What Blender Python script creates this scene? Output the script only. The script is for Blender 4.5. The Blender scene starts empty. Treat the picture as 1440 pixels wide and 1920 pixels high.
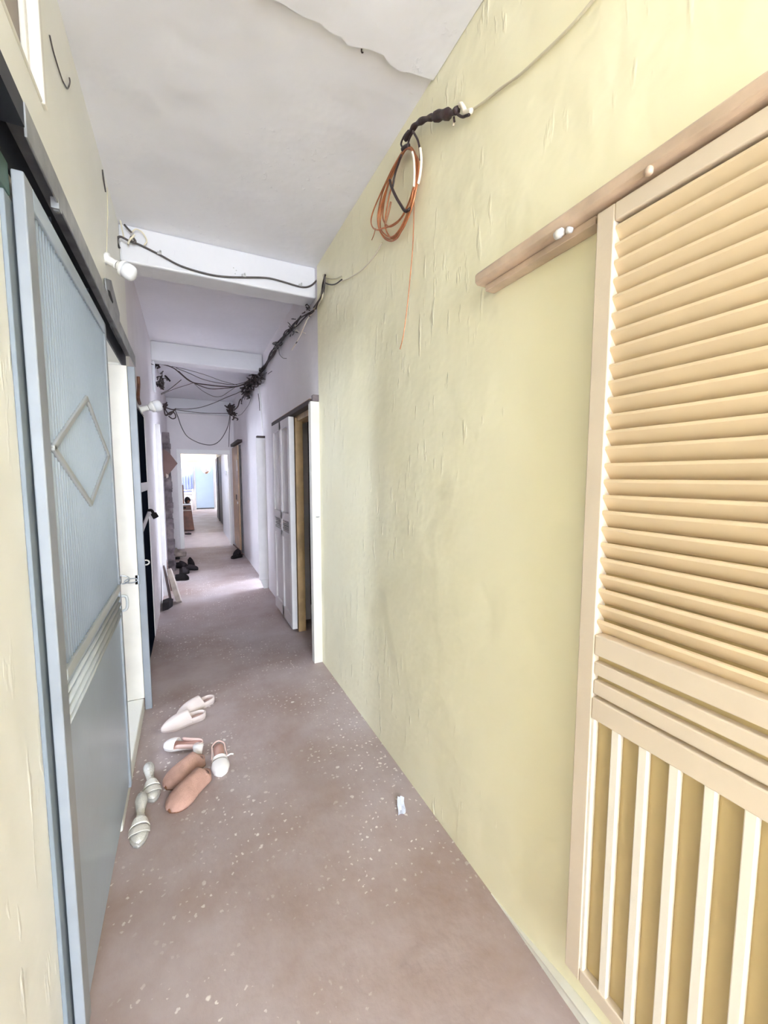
import bpy, bmesh, math, random
from mathutils import Vector, Matrix
random.seed(7)
sc = bpy.context.scene
col = sc.collection
H = 1.45            # camera height
W, HT, F = 1440, 1920, 760.0

# ------------------------------------------------------------------ camera
cam_d = bpy.data.cameras.new('camera'); cam = bpy.data.objects.new('camera', cam_d); col.objects.link(cam)
cam_d.sensor_fit = 'HORIZONTAL'; cam_d.sensor_width = 36; cam_d.lens = F / W * 36
cam_d.clip_start = 0.02; cam_d.clip_end = 200
RX, RY, RZ = Vector((.900, .038, .434)), None, None
_pitch = math.atan2(67, F)
_yc = Vector((351 - 720, 67, F)).normalized()
_zc = Vector((0, math.cos(_pitch), -math.sin(_pitch)))
_yc = (_yc - _zc * _yc.dot(_zc)).normalized()
_xc = _yc.cross(_zc)
if _xc.x < 0: _xc = -_xc
# rows: world axes seen in camera (right, up, forward)
right = Vector((_xc.x, _yc.x, _zc.x)); up = Vector((_xc.y, _yc.y, _zc.y)); fwd = Vector((_xc.z, _yc.z, _zc.z))
cam.matrix_world = Matrix(((right.x, up.x, -fwd.x, 0), (right.y, up.y, -fwd.y, 0), (right.z, up.z, -fwd.z, H), (0, 0, 0, 1)))
sc.camera = cam

def ray(u, v):
    a, b = (u - 720) / F, -(v - 960) / F
    return right * a + up * b + fwd
def onx(u, v, x): d = ray(u, v); return d * (x / d.x) + Vector((0, 0, H))
def ony(u, v, y): d = ray(u, v); return d * (y / d.y) + Vector((0, 0, H))
def onz(u, v, z=0): d = ray(u, v); return d * ((z - H) / d.z) + Vector((0, 0, H))

# ------------------------------------------------------------------ materials
def mat(name, c, rough=.7, bump=0, bscale=40, var=0, vscale=3, metal=0, trans=0, c2=None, spec=.5, coat=0):
    m = bpy.data.materials.new(name); m.use_nodes = True
    nt = m.node_tree; b = nt.nodes['Principled BSDF']
    b.inputs['Base Color'].default_value = (*c, 1); b.inputs['Roughness'].default_value = rough
    b.inputs['Metallic'].default_value = metal
    b.inputs['Specular IOR Level'].default_value = spec
    if coat: b.inputs['Coat Weight'].default_value = coat; b.inputs['Coat Roughness'].default_value = .15
    if trans: b.inputs['Transmission Weight'].default_value = trans
    tc = nt.nodes.new('ShaderNodeTexCoord')
    if var or c2:
        n = nt.nodes.new('ShaderNodeTexNoise'); n.inputs['Scale'].default_value = vscale; n.inputs['Detail'].default_value = 6
        nt.links.new(tc.outputs['Object'], n.inputs['Vector'])
        r = nt.nodes.new('ShaderNodeValToRGB')
        d = c2 or tuple(max(0, x * (1 - var)) for x in c)
        r.color_ramp.elements[0].position = .35; r.color_ramp.elements[0].color = (*d, 1)
        r.color_ramp.elements[1].position = .62; r.color_ramp.elements[1].color = (*c, 1)
        nt.links.new(n.outputs['Fac'], r.inputs['Fac']); nt.links.new(r.outputs['Color'], b.inputs['Base Color'])
    if bump:
        n2 = nt.nodes.new('ShaderNodeTexNoise'); n2.inputs['Scale'].default_value = bscale; n2.inputs['Detail'].default_value = 5
        nt.links.new(tc.outputs['Object'], n2.inputs['Vector'])
        bp = nt.nodes.new('ShaderNodeBump'); bp.inputs['Strength'].default_value = bump; bp.inputs['Distance'].default_value = .01
        nt.links.new(n2.outputs['Fac'], bp.inputs['Height']); nt.links.new(bp.outputs['Normal'], b.inputs['Normal'])
    return m

def plaster(name, c, c2, lumps=.5, drip=.35):
    """old gloss-painted plaster: mottled paint, trowel waves, and a sprinkling of hardened runs and lumps"""
    m = bpy.data.materials.new(name); m.use_nodes = True
    nt = m.node_tree; L = nt.links; N = nt.nodes; b = N['Principled BSDF']
    b.inputs['Roughness'].default_value = .45
    tc = N.new('ShaderNodeTexCoord')
    n = N.new('ShaderNodeTexNoise'); n.inputs['Scale'].default_value = 1.6; n.inputs['Detail'].default_value = 7
    L.new(tc.outputs['Object'], n.inputs['Vector'])
    r = N.new('ShaderNodeValToRGB')
    r.color_ramp.elements[0].position = .36; r.color_ramp.elements[0].color = (*c2, 1)
    r.color_ramp.elements[1].position = .62; r.color_ramp.elements[1].color = (*c, 1)
    L.new(n.outputs['Fac'], r.inputs['Fac']); L.new(r.outputs['Color'], b.inputs['Base Color'])
    w = N.new('ShaderNodeTexNoise'); w.inputs['Scale'].default_value = 5; w.inputs['Detail'].default_value = 3
    L.new(tc.outputs['Object'], w.inputs['Vector'])
    mp = N.new('ShaderNodeMapping'); mp.inputs['Scale'].default_value = (28, 28, 7)
    L.new(tc.outputs['Object'], mp.inputs['Vector'])
    d = N.new('ShaderNodeTexNoise'); d.inputs['Scale'].default_value = 1.0; d.inputs['Detail'].default_value = 3
    L.new(mp.outputs['Vector'], d.inputs['Vector'])
    dr = N.new('ShaderNodeMapRange'); dr.inputs['From Min'].default_value = .62; dr.inputs['From Max'].default_value = .78
    L.new(d.outputs['Fac'], dr.inputs['Value'])
    # lumps only in patches
    pch = N.new('ShaderNodeMapRange'); pch.inputs['From Min'].default_value = .45; pch.inputs['From Max'].default_value = .6
    L.new(n.outputs['Fac'], pch.inputs['Value'])
    mu = N.new('ShaderNodeMath'); mu.operation = 'MULTIPLY'; L.new(dr.outputs['Result'], mu.inputs[0]); L.new(pch.outputs['Result'], mu.inputs[1])
    m2 = N.new('ShaderNodeMath'); m2.operation = 'MULTIPLY'; m2.inputs[1].default_value = drip; L.new(mu.outputs[0], m2.inputs[0])
    m3 = N.new('ShaderNodeMath'); m3.operation = 'MULTIPLY'; m3.inputs[1].default_value = lumps; L.new(w.outputs['Fac'], m3.inputs[0])
    ad = N.new('ShaderNodeMath'); ad.operation = 'ADD'; L.new(m2.outputs[0], ad.inputs[0]); L.new(m3.outputs[0], ad.inputs[1])
    bp = N.new('ShaderNodeBump'); bp.inputs['Strength'].default_value = .8; bp.inputs['Distance'].default_value = .03
    L.new(ad.outputs[0], bp.inputs['Height']); L.new(bp.outputs['Normal'], b.inputs['Normal'])
    return m

def floor_mat():
    m = bpy.data.materials.new('screed_floor'); m.use_nodes = True
    nt = m.node_tree; L = nt.links; N = nt.nodes; b = N['Principled BSDF']
    b.inputs['Roughness'].default_value = .5
    tc = N.new('ShaderNodeTexCoord')
    n = N.new('ShaderNodeTexNoise'); n.inputs['Scale'].default_value = 1.5; n.inputs['Detail'].default_value = 10; n.inputs['Roughness'].default_value = .62
    L.new(tc.outputs['Object'], n.inputs['Vector'])
    r = N.new('ShaderNodeValToRGB')
    r.color_ramp.elements[0].position = .3; r.color_ramp.elements[0].color = (.31, .215, .18, 1)
    r.color_ramp.elements[1].position = .66; r.color_ramp.elements[1].color = (.47, .405, .405, 1)
    L.new(n.outputs['Fac'], r.inputs['Fac'])
    def spots(scale, thr, keep, edge):
        v = N.new('ShaderNodeTexVoronoi'); v.inputs['Scale'].default_value = scale; v.voronoi_dimensions = '2D'
        wn = N.new('ShaderNodeTexNoise'); wn.inputs['Scale'].default_value = scale * 2.2
        L.new(tc.outputs['Object'], wn.inputs['Vector'])
        mx = N.new('ShaderNodeMix'); mx.data_type = 'VECTOR'; mx.inputs['Factor'].default_value = .018
        L.new(tc.outputs['Object'], mx.inputs['A']); L.new(wn.outputs['Color'], mx.inputs['B'])
        L.new(mx.outputs['Result'], v.inputs['Vector'])
        sp = N.new('ShaderNodeSeparateColor'); L.new(v.outputs['Color'], sp.inputs[0])
        # radius varies from cell to cell
        rad = N.new('ShaderNodeMath'); rad.operation = 'MULTIPLY'; rad.inputs[1].default_value = thr; L.new(sp.outputs['Green'], rad.inputs[0])
        lt = N.new('ShaderNodeMath'); lt.operation = 'SUBTRACT'; L.new(rad.outputs[0], lt.inputs[0]); L.new(v.outputs['Distance'], lt.inputs[1])
        mr = N.new('ShaderNodeMapRange'); mr.inputs['From Min'].default_value = 0; mr.inputs['From Max'].default_value = edge; L.new(lt.outputs[0], mr.inputs['Value'])
        k = N.new('ShaderNodeMath'); k.operation = 'LESS_THAN'; k.inputs[1].default_value = keep; L.new(sp.outputs['Red'], k.inputs[0])
        o = N.new('ShaderNodeMath'); o.operation = 'MULTIPLY'; L.new(mr.outputs['Result'], o.inputs[0]); L.new(k.outputs[0], o.inputs[1])
        return o
    a = spots(42, .26, .45, .06); c = spots(15, .16, .32, .05)
    mx = N.new('ShaderNodeMath'); mx.operation = 'MAXIMUM'; L.new(a.outputs[0], mx.inputs[0]); L.new(c.outputs[0], mx.inputs[1])
    # splashes gather in drifts
    dn = N.new('ShaderNodeTexNoise'); dn.inputs['Scale'].default_value = 1.7; dn.inputs['Detail'].default_value = 2
    L.new(tc.outputs['Object'], dn.inputs['Vector'])
    dm = N.new('ShaderNodeMapRange'); dm.inputs['From Min'].default_value = .42; dm.inputs['From Max'].default_value = .58; L.new(dn.outputs['Fac'], dm.inputs['Value'])
    ml = N.new('ShaderNodeMath'); ml.operation = 'MULTIPLY'; L.new(mx.outputs[0], ml.inputs[0]); L.new(dm.outputs['Result'], ml.inputs[1])
    m2 = N.new('ShaderNodeMath'); m2.operation = 'MULTIPLY'; m2.inputs[1].default_value = .8; L.new(ml.outputs[0], m2.inputs[0])
    cm = N.new('ShaderNodeMix'); cm.data_type = 'RGBA'; cm.inputs['B'].default_value = (.86, .82, .78, 1)
    L.new(m2.outputs[0], cm.inputs['Factor']); L.new(r.outputs['Color'], cm.inputs['A'])
    L.new(cm.outputs['Result'], b.inputs['Base Color'])
    bn = N.new('ShaderNodeTexNoise'); bn.inputs['Scale'].default_value = 30; bn.inputs['Detail'].default_value = 6
    L.new(tc.outputs['Object'], bn.inputs['Vector'])
    bp = N.new('ShaderNodeBump'); bp.inputs['Strength'].default_value = .25; bp.inputs['Distance'].default_value = .01
    L.new(bn.outputs['Fac'], bp.inputs['Height']); L.new(bp.outputs['Normal'], b.inputs['Normal'])
    return m

M = {}
M['yellow'] = plaster('yellow_wall_paint', (.89, .845, .62), (.86, .805, .565))
M['cream'] = plaster('cream_wall_paint', (.83, .82, .76), (.79, .78, .72), .35, .12)
M['lilac'] = plaster('pale_grey_wall_paint', (.78, .74, .75), (.71, .67, .68), .35, .15)
M['white_wall'] = plaster('white_wall_paint', (.82, .82, .84), (.78, .78, .81), .35, .1)
M['ceil'] = plaster('ceiling_limewash', (.82, .82, .86), (.77, .77, .81), .5, .08)
M['beam'] = plaster('white_beam_paint', (.67, .67, .69), (.63, .63, .65), .35, .05)
M['floor'] = floor_mat()
M['dark_room'] = mat('room_darkness', (.03, .022, .02), .8, var=.5)  # near black colour stands in for the darkness of unlit rooms
M['room'] = mat('grey_room_plaster', (.38, .33, .30), .8, var=.2)
M['tan'] = mat('tan_gloss_paint', (.74, .585, .385), .38, .06, 60, .06, 4)
M['tanframe'] = mat('cream_tan_gloss_paint', (.67, .565, .44), .36, .06, 50, .05, 5)
M['tanback'] = mat('ochre_board_paint', (.52, .40, .20), .45, .06, 50, .1, 3)
M['rail'] = mat('brown_cream_rail_paint', (.66, .50, .37), .4, .15, 40, .3, 9)
M['batten'] = mat('cream_batten_paint', (.80, .74, .64), .38, .05, 60)
M['blue'] = mat('blue_grey_enamel', (.37, .44, .53), .3, .05, 30, .1, 2.5)
M['blueedge'] = mat('light_blue_grey_enamel', (.28, .305, .335), .33, .05, 30, .15, 6)
M['jamb'] = mat('shaded_blue_grey_paint', (.20, .235, .27), .5, .05, 30, .15, 6)  # blue grey darkened to hold the shadow beside the leaf edge
M['moulding'] = mat('dull_grey_moulding', (.39, .415, .43), .45, .05, 30)
M['bead'] = mat('dusty_bead_paint', (.37, .39, .39), .5, .1, 60, .1, 12)
M['track'] = mat('grey_steel', (.34, .35, .36), .45, .1, 40, .35, 12, .4)
M['black'] = mat('black_steel', (.014, .016, .022), .5)
M['green'] = mat('dark_green_paint', (.06, .13, .105), .45, .05, 30, .4, 8)
M['white'] = mat('white_gloss_paint', (.72, .70, .69), .35, .06, 40, .08, 8)
M['brightwhite'] = mat('bright_white_paint', (.90, .89, .88), .4, .05, 40)
M['creampost'] = mat('cream_gloss_paint', (.74, .71, .64), .35, .06, 40, .1, 6)
M['lilacleaf'] = mat('pale_grey_leaf_paint', (.62, .58, .58), .3, .05, 40, .1, 4)
M['greypanel'] = mat('grey_glossy_panel', (.42, .37, .37), .14, .02, 30, .1, 3, coat=.4)
M['wood'] = mat('tan_varnished_wood', (.50, .30, .16), .35, .05, 30, .3, 6)
M['oak'] = mat('yellow_tan_wood', (.58, .40, .20), .4, .05, 30, .3, 7)
M['bulb'] = mat('bulb_frost', (.86, .87, .90), .25)
M['plastic'] = mat('white_plastic', (.82, .81, .78), .35)
M['copper'] = mat('copper_wire', (.62, .235, .10), .32, metal=.55, var=.3, vscale=30)
M['palewire'] = mat('pale_insulation', (.82, .74, .60), .4)
M['creamwire'] = mat('cream_painted_wire', (.66, .60, .44), .5)
M['tape'] = mat('dark_tape', (.04, .02, .02), .5, .2, 80, .4, 30)
M['cable'] = mat('dusty_grey_cable', (.085, .07, .064), .5, .1, 80, .4, 25)
M['dustcable'] = mat('brown_dusty_cable', (.045, .024, .021), .6, .3, 80, .5, 30)
M['clip'] = mat('grey_clip', (.45, .45, .44), .35, metal=.3)
M['steel'] = mat('zinc_steel', (.34, .36, .38), .3, metal=.7)
M['pinkwhite'] = mat('blush_white_suede', (.76, .66, .63), .75, .2, 160)
M['whiteleather'] = mat('white_leather', (.88, .84, .82), .4, .1, 90)
M['pinksole'] = mat('pink_insole', (.68, .42, .36), .6, .1, 90)
M['pinktrim'] = mat('pink_trim', (.80, .58, .53), .5)
M['rosebrown'] = mat('rose_tan_plush', (.53, .315, .25), .9, .5, 220, .15, 30)
M['brownin'] = mat('brown_lining', (.27, .11, .05), .9, .4, 200)
M['silver'] = mat('silver_glitter', (.90, .88, .82), .25, .5, 260, metal=.5)
M['clear'] = mat('clear_vinyl', (.84, .80, .73), .12, .3, 120, trans=.55)
M['shoeblack'] = mat('black_shoe', (.010, .007, .007), .8, spec=.2)
M['shoegrey'] = mat('charcoal_shoe', (.028, .022, .024), .9, .2, 90, spec=.2)
M['mottle'] = mat('mottled_dark_wood', (.19, .155, .16), .8, .5, 30, c2=(.045, .033, .036), vscale=9)
M['card'] = mat('brown_cardboard', (.17, .10, .085), .85, .1, 60, .15, 6)
M['plank'] = mat('bleached_plank', (.46, .385, .33), .8, .3, 30, .35, 8)
M['darkplank'] = mat('dark_stained_plank', (.09, .055, .05), .8, .3, 30, .4, 8)
M['paper'] = mat('pale_blue_paper', (.72, .76, .90), .7, .3, 60)
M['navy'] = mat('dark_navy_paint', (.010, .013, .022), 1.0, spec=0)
M['skyblue'] = mat('sky_blue_door_paint', (.55, .70, .84), .4, .05, 20, .05, 3)
M['peri'] = mat('periwinkle_cloth', (.42, .50, .82), .8, .1, 20, .1, 4)
M['brown'] = mat('red_brown_wood', (.17, .065, .035), .5, .1, 30, .45, 9)
M['darkdoor'] = mat('charcoal_brown_door', (.10, .085, .09), .5, .1, 30, .4, 8)
M['tanwall'] = plaster('apricot_wall_paint', (.85, .62, .36), (.78, .55, .30), .3, .05)
M['straw'] = mat('bleached_straw', (.84, .80, .76), .7, .4, 120)
M['rust'] = mat('rust_stain', (.40, .20, .11), .7, .3, 60)
M['pinkfloor'] = mat('pale_pink_screed', (.55, .46, .45), .5, .2, 30, .12, 4)
M['hole'] = mat('drill_hole', (.02, .02, .02), .8)

# ------------------------------------------------------------------ mesh builder
class MB:
    def __init__(s): s.v = []; s.f = []
    def add(s, vs, fs):
        o = len(s.v); s.v += [Vector(p) for p in vs]; s.f += [tuple(i + o for i in f) for f in fs]; return s
    def box(s, x0, x1, y0, y1, z0, z1):
        return s.add([(x0,y0,z0),(x1,y0,z0),(x1,y1,z0),(x0,y1,z0),(x0,y0,z1),(x1,y0,z1),(x1,y1,z1),(x0,y1,z1)],
                     [(0,3,2,1),(4,5,6,7),(0,1,5,4),(1,2,6,5),(2,3,7,6),(3,0,4,7)])
    def prism(s, poly, ext):
        """poly: 3-D points of a planar outline; ext: extrusion vector"""
        n = len(poly); e = Vector(ext); p = [Vector(q) for q in poly]
        return s.add(p + [q + e for q in p], [tuple(range(n))[::-1], tuple(range(n, 2*n))] + [(i, (i+1) % n, n + (i+1) % n, n + i) for i in range(n)])
    def tube(s, pts, r, n=7, smooth=True, closed=False):
        P = [Vector(p) for p in pts]
        if smooth and len(P) > 2: P = spline(P, closed)
        k = len(P); rings = []
        t0 = (P[1] - P[0]).normalized(); a = t0.orthogonal().normalized()
        for i, p in enumerate(P):
            if closed: t = (P[(i+1) % k] - P[i-1])
            else: t = P[min(i+1, k-1)] - P[max(i-1, 0)]
            t = t.normalized() if t.length > 1e-9 else t0
            a = (a - t * a.dot(t)); a = a.normalized() if a.length > 1e-6 else t.orthogonal().normalized()
            b = t.cross(a); rr = r(i / (k-1)) if callable(r) else r
            rings.append([p + (a * math.cos(q) + b * math.sin(q)) * rr for q in (2*math.pi*j/n for j in range(n))])
        vs = [q for R in rings for q in R]; fs = []
        m = k if closed else k - 1
        for i in range(m):
            i2 = (i+1) % k
            for j in range(n): fs.append((i*n+j, i*n+(j+1) % n, i2*n+(j+1) % n, i2*n+j))
        if not closed: fs += [tuple(range(n))[::-1], tuple(range((k-1)*n, k*n))]
        return s.add(vs, fs)
    def lathe(s, prof, base, axis, n=20):
        """prof: (distance along axis, radius)"""
        ax = Vector(axis).normalized(); a = ax.orthogonal().normalized(); b = ax.cross(a); B = Vector(base); vs = []; fs = []
        for d, r in prof:
            for j in range(n):
                q = 2*math.pi*j/n; vs.append(B + ax*d + (a*math.cos(q) + b*math.sin(q))*max(r, 1e-4))
        for i in range(len(prof)-1):
            for j in range(n): fs.append((i*n+j, i*n+(j+1) % n, (i+1)*n+(j+1) % n, (i+1)*n+j))
        fs += [tuple(range(n))[::-1], tuple(range((len(prof)-1)*n, len(prof)*n))]
        return s.add(vs, fs)
    def ring(s, c, nrm, R, r, n=20, m=6, sx=1, up=None):
        c = Vector(c); nn = Vector(nrm).normalized(); a = (Vector(up) if up else nn.orthogonal()); a = (a - nn*a.dot(nn)).normalized(); b = nn.cross(a)
        return s.tube([c + a*R*sx*math.cos(2*math.pi*i/n) + b*R*math.sin(2*math.pi*i/n) for i in range(n)], r, m, False, True)
    def build(s, name, m, parent=None, smooth=False, bevel=0, local=False, mods=None):
        o0 = Vector((0,0,0)) if (parent is None or local) else Vector(parent_world(parent))
        me = bpy.data.meshes.new(name)
        me.from_pydata([tuple(p - o0) for p in s.v], [], s.f)
        bm = bmesh.new(); bm.from_mesh(me); bmesh.ops.recalc_face_normals(bm, faces=bm.faces); bm.to_mesh(me); bm.free()
        ms = m if isinstance(m, list) else [m]
        for q in ms: me.materials.append(M[q])
        if smooth:
            for p in me.polygons: p.use_smooth = True
        o = bpy.data.objects.new(name, me); col.objects.link(o)
        if parent is not None: o.parent = parent
        if bevel:
            b = o.modifiers.new('bevel', 'BEVEL'); b.width = bevel; b.segments = 2; b.limit_method = 'ANGLE'
        for k in (mods or []): k(o)
        return o
def parent_world(p):
    v = Vector((0,0,0))
    while p is not None: v += p.location; p = p.parent
    return v
def spline(P, closed=False, k=6):
    out = []; n = len(P); m = n if closed else n-1
    for i in range(m):
        g = (lambda j: P[j % n]) if closed else (lambda j: P[min(max(j, 0), n-1)])
        a, b, c, d = g(i-1), g(i), g(i+1), g(i+2)
        for j in range(k):
            t = j/k
            out.append(.5*((2*b) + (c-a)*t + (2*a-5*b+4*c-d)*t*t + (3*b-a-3*c+d)*t**3))
    if not closed: out.append(P[-1].copy())
    return out
def solid(th, off=0):
    def f(o): k = o.modifiers.new('solidify', 'SOLIDIFY'); k.thickness = th; k.offset = off
    return f
def subd(l=1):
    def f(o): k = o.modifiers.new('subsurf', 'SUBSURF'); k.levels = l; k.render_levels = l
    return f
def tag(o, label, cat, group=None, kind=None):
    if label: o['label'] = label
    if cat: o['category'] = cat
    if group: o['group'] = group
    if kind: o['kind'] = kind
    return o
def thing(name, loc, label, cat, rz=0, group=None):
    o = bpy.data.objects.new(name, None); col.objects.link(o); o.empty_display_size = .05
    o.location = loc; o.rotation_euler.z = rz
    return tag(o, label, cat, group)
def struct(o, label, cat='structure'): return tag(o, label, cat, None, 'structure')

# ------------------------------------------------------------------ room shell
ZC = 2.96; XL, XR = -.315, .90; Y0 = -4.0; YE = 9.0
def wall_boxes(mb, x0, x1, y0, y1, z0, z1, ops):
    ys = sorted({y0, y1, *[a for o in ops for a in o[:2] if y0 < a < y1]})
    for a, b in zip(ys, ys[1:]):
        cuts = sorted((max(o[2], z0), min(o[3], z1)) for o in ops if o[0] <= a + 1e-6 and o[1] >= b - 1e-6)
        z = z0
        for c, d in cuts:
            if c > z: mb.box(x0, x1, a, b, z, c)
            z = max(z, d)
        if z < z1: mb.box(x0, x1, a, b, z, z1)
fl = MB(); fl.box(-3.2, 3.2, -8, 21, -.12, 0)
struct(fl.build('floor', 'floor'), 'worn grey brown screed floor spattered with white paint', 'floor')
ce = MB(); ce.box(-.55, 1.15, Y0, YE, ZC, ZC + .12)
struct(ce.build('ceiling', 'ceil'), 'off white limewashed corridor ceiling', 'ceiling')
# thicker coat of ceiling plaster on the near side of the pour joint
edge = [(-.31,1.40),(-.12,1.405),(.05,1.40),(.2,1.43),(.33,1.424),(.40,1.432),(.454,1.424),(.50,1.44),(.531,1.434),(.56,1.452),(.585,1.446),(.63,1.43),(.689,1.426),(.72,1.446),(.767,1.452),(.80,1.44),(.86,1.432),(.898,1.428)]
cp = MB(); cp.prism([(x, y, ZC - .014) for x, y in edge] + [(.898, Y0 + .02, ZC - .014), (-.31, Y0 + .02, ZC - .014)], (0, 0, .0138))
struct(cp.build('trim_1', 'ceil'), 'thicker ceiling plaster coat ending at a ragged crack line', 'plaster joint')
b1 = MB(); b1.box(XL, XR, 3.0, 3.18, 2.745, ZC)
struct(b1.build('ceiling_beam', 'beam', bevel=.012), 'white ceiling beam with grey cable clipped along its face', 'beam')
b2 = MB(); b2.box(XL, XR, 5.33, 5.52, 2.75, ZC)
b2.box(XL, -.285, 5.36, 5.5, 2.42, 2.75)
struct(b2.build('ceiling_beam', 'beam', bevel=.012), 'second white ceiling beam, above the tangled dark cables', 'beam')
b3 = MB(); b3.box(XL, XR, 8.93, YE, 2.68, ZC)  # raised band along the top of the end wall
struct(b3.build('ceiling_beam', 'beam', bevel=.012), 'shallow white band along the top of the end wall', 'beam')

wr = MB(); wall_boxes(wr, XR, 1.08, Y0, 2.975, 0, ZC, [])
struct(wr.build('wall_right', 'yellow'), 'pale yellow painted plaster wall beside the louvred door', 'wall')
wrf = MB(); wall_boxes(wrf, XR, 1.08, 2.975, YE, 0, ZC, [(3.03, 3.95, 0, 2.0), (5.36, 5.9, 0, 1.95), (7.85, 8.75, 0, 2.0)])
struct(wrf.build('wall_right_far', 'lilac'), 'pale grey far stretch of wall past the dark doorway', 'wall')
wl = MB(); wall_boxes(wl, -.52, XL, Y0, 3.2, 0, ZC, [(.2, 1.49, 2.447, 2.83), (1.85, 2.82, 0, 2.10)])
struct(wl.build('wall_left', 'cream'), 'cream plaster wall behind the blue grey sliding door', 'wall')
wlf = MB(); wall_boxes(wlf, -.52, XL, 3.2, YE, 0, ZC, [(3.42, 4.12, 0, 1.97), (5.62, 6.6, 0, 2.05)])
struct(wlf.build('wall_left_far', 'lilac'), 'pale grey far stretch of wall with dark open doorways', 'wall')
si = MB(); si.box(-.54, -.292, 1.85, 2.80, 0, .085)
struct(si.build('trim_2', 'cream', bevel=.006), 'raised cream door sill beneath the sliding door', 'sill')
we = MB()
we.box(XL - .2, -.16, YE, YE + .2, 0, ZC); we.box(.79, XR + .18, YE, YE + .2, 0, ZC); we.box(-.16, .79, YE, YE + .2, 1.965, ZC)
struct(we.build('wall_end', 'lilac'), 'pale lilac end wall over the bright doorway', 'wall')
ef = MB(); ef.box(-.175, -.10, YE - .02, YE + .21, 0, 1.90); ef.box(.775, .81, YE - .02, YE + .21, 0, 1.90); ef.box(-.175, .81, YE - .02, YE + .21, 1.90, 1.985)
struct(ef.build('trim_3', 'brightwhite', bevel=.006), 'bright white frame around the end doorway', 'door frame')

# rooms behind the openings; their unseen windows are added to brighten the corridor
def room(name, x0, x1, y0, y1, z1, m, label, openx, added_win=None):
    mb = MB(); t = .08
    mb.box(x0, x1, y0 - t, y0, 0, z1); mb.box(x0, x1, y1, y1 + t, 0, z1); mb.box(x0, x1, y0 - t, y1 + t, z1, z1 + t)
    xs = (x0 - t, x0) if openx > 0 else (x1, x1 + t)
    if added_win: wall_boxes(mb, xs[0], xs[1], y0 - t, y1 + t, 0, z1, [added_win])
    else: mb.box(*xs, y0 - t, y1 + t, 0, z1)
    struct(mb.build(name, m), label, 'wall')
room('wall_side_room', -2.4, -.52, .2, 3.1, 2.9, 'white_wall', 'room behind the metal sliding door, its unseen window added for light', 1, (1.9, 2.4, 1.5, 2.25))
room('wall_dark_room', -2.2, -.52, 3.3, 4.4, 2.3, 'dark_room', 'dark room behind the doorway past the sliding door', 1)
room('wall_back_room', -2.0, -.52, 5.55, 6.8, 2.7, 'white_wall', 'room behind the leaning planks, its unseen window added for light', 1, (5.95, 6.45, 1.0, 2.0))
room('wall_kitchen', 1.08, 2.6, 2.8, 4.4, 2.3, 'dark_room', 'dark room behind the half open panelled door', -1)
room('wall_store', 1.08, 2.2, 5.2, 6.4, 2.7, 'white_wall', 'room beyond the white post, its unseen window added for light', -1, (5.5, 6.25, .9, 2.2))
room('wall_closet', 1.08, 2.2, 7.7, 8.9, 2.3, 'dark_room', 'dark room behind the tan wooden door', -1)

# far passage beyond the end doorway, lit through gaps in an added roof
fp = MB(); fp.box(.80, 1.0, YE + .2, 11.3, 0, 2.9)
struct(fp.build('wall_passage', 'white_wall'), 'bright white wall of the far passage beyond the end doorway', 'wall')
fp = MB(); fp.box(.935, 1.12, 11.3, 15.4, 0, 2.9)
struct(fp.build('wall_passage_middle', 'white_wall'), 'wall behind the charcoal brown passage door', 'wall')
fp = MB(); fp.box(1.14, 1.3, 15.4, 19.2, 0, 2.9); fp.box(.935, 1.3, 15.3, 15.4, 0, 2.9)
struct(fp.build('wall_passage_back', 'white_wall'), 'white wall beside the far sky blue door', 'wall')
fq = MB(); fq.box(-.62, -.42, YE + .2, 19.3, 0, 2.9)
struct(fq.build('wall_passage_side', 'white_wall'), 'overexposed white wall behind the brown cabinet', 'wall')
fe = MB(); fe.box(-.6, 1.3, 19.3, 19.5, 0, 2.06)
struct(fe.build('wall_back', 'white_wall'), 'white wall at the far end of the passage', 'wall')
fe2 = MB(); fe2.box(-.6, 1.3, 19.28, 19.5, 2.06, 3.0)
struct(fe2.build('wall_back_top', 'tanwall'), 'apricot band of wall above the sky blue door', 'wall')

# ------------------------------------------------------------------ louvred sliding door (near right)
t = thing('louvred_sliding_door', (.868, .2, .165), 'cream tan louvred sliding door with vertical battens below', 'door')
LY0, LY1 = -.30, .66
def bx(*a): return MB().box(*a)
bx(.85, .887, .617, LY1, .165, 2.036).build('stile', 'tanframe', t, bevel=.003)
bx(.85, .887, LY0, LY0 + .043, .165, 2.036).build('stile', 'tanframe', t, bevel=.003)
bx(.85, .887, LY0 + .043, .617, 1.998, 2.036).build('rail', 'tanframe', t, bevel=.003)
bx(.85, .887, LY0 + .043, .617, 1.03, 1.079).build('rail', 'tanframe', t, bevel=.003)
bx(.852, .887, LY0 + .043, .617, .982, 1.013).build('rail', 'tanframe', t, bevel=.003)
bx(.852, .887, LY0 + .043, .617, .934, .968).build('rail', 'tanframe', t, bevel=.003)
bx(.85, .887, LY0 + .043, .617, .872, .925).build('rail', 'tanframe', t, bevel=.003)
bx(.85, .887, LY0 + .043, .617, .165, .204).build('rail', 'tanframe', t, bevel=.003)
lv = MB(); z = 1.990; n = 0
while z > 1.085:
    jit = random.uniform(-.0012, .0012)
    xo, xi, th = .854, .880, .0075
    lv.prism([(xo, LY0 + .04, z - .006 + jit), (xo + .001, LY0 + .04, z + jit), (xo + .006, LY0 + .04, z + .0015 + jit), (xi + .003, LY0 + .04, z - .029), (xi - .002, LY0 + .04, z - .036)], (0, .62 - (LY0 + .04), 0))
    z -= .0365; n += 1
lv.build('louvre_panel', 'tan', t)
bx(.880, .8865, LY0 + .02, .64, .9, 2.02).build('backing_board', 'tanback', t)
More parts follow.
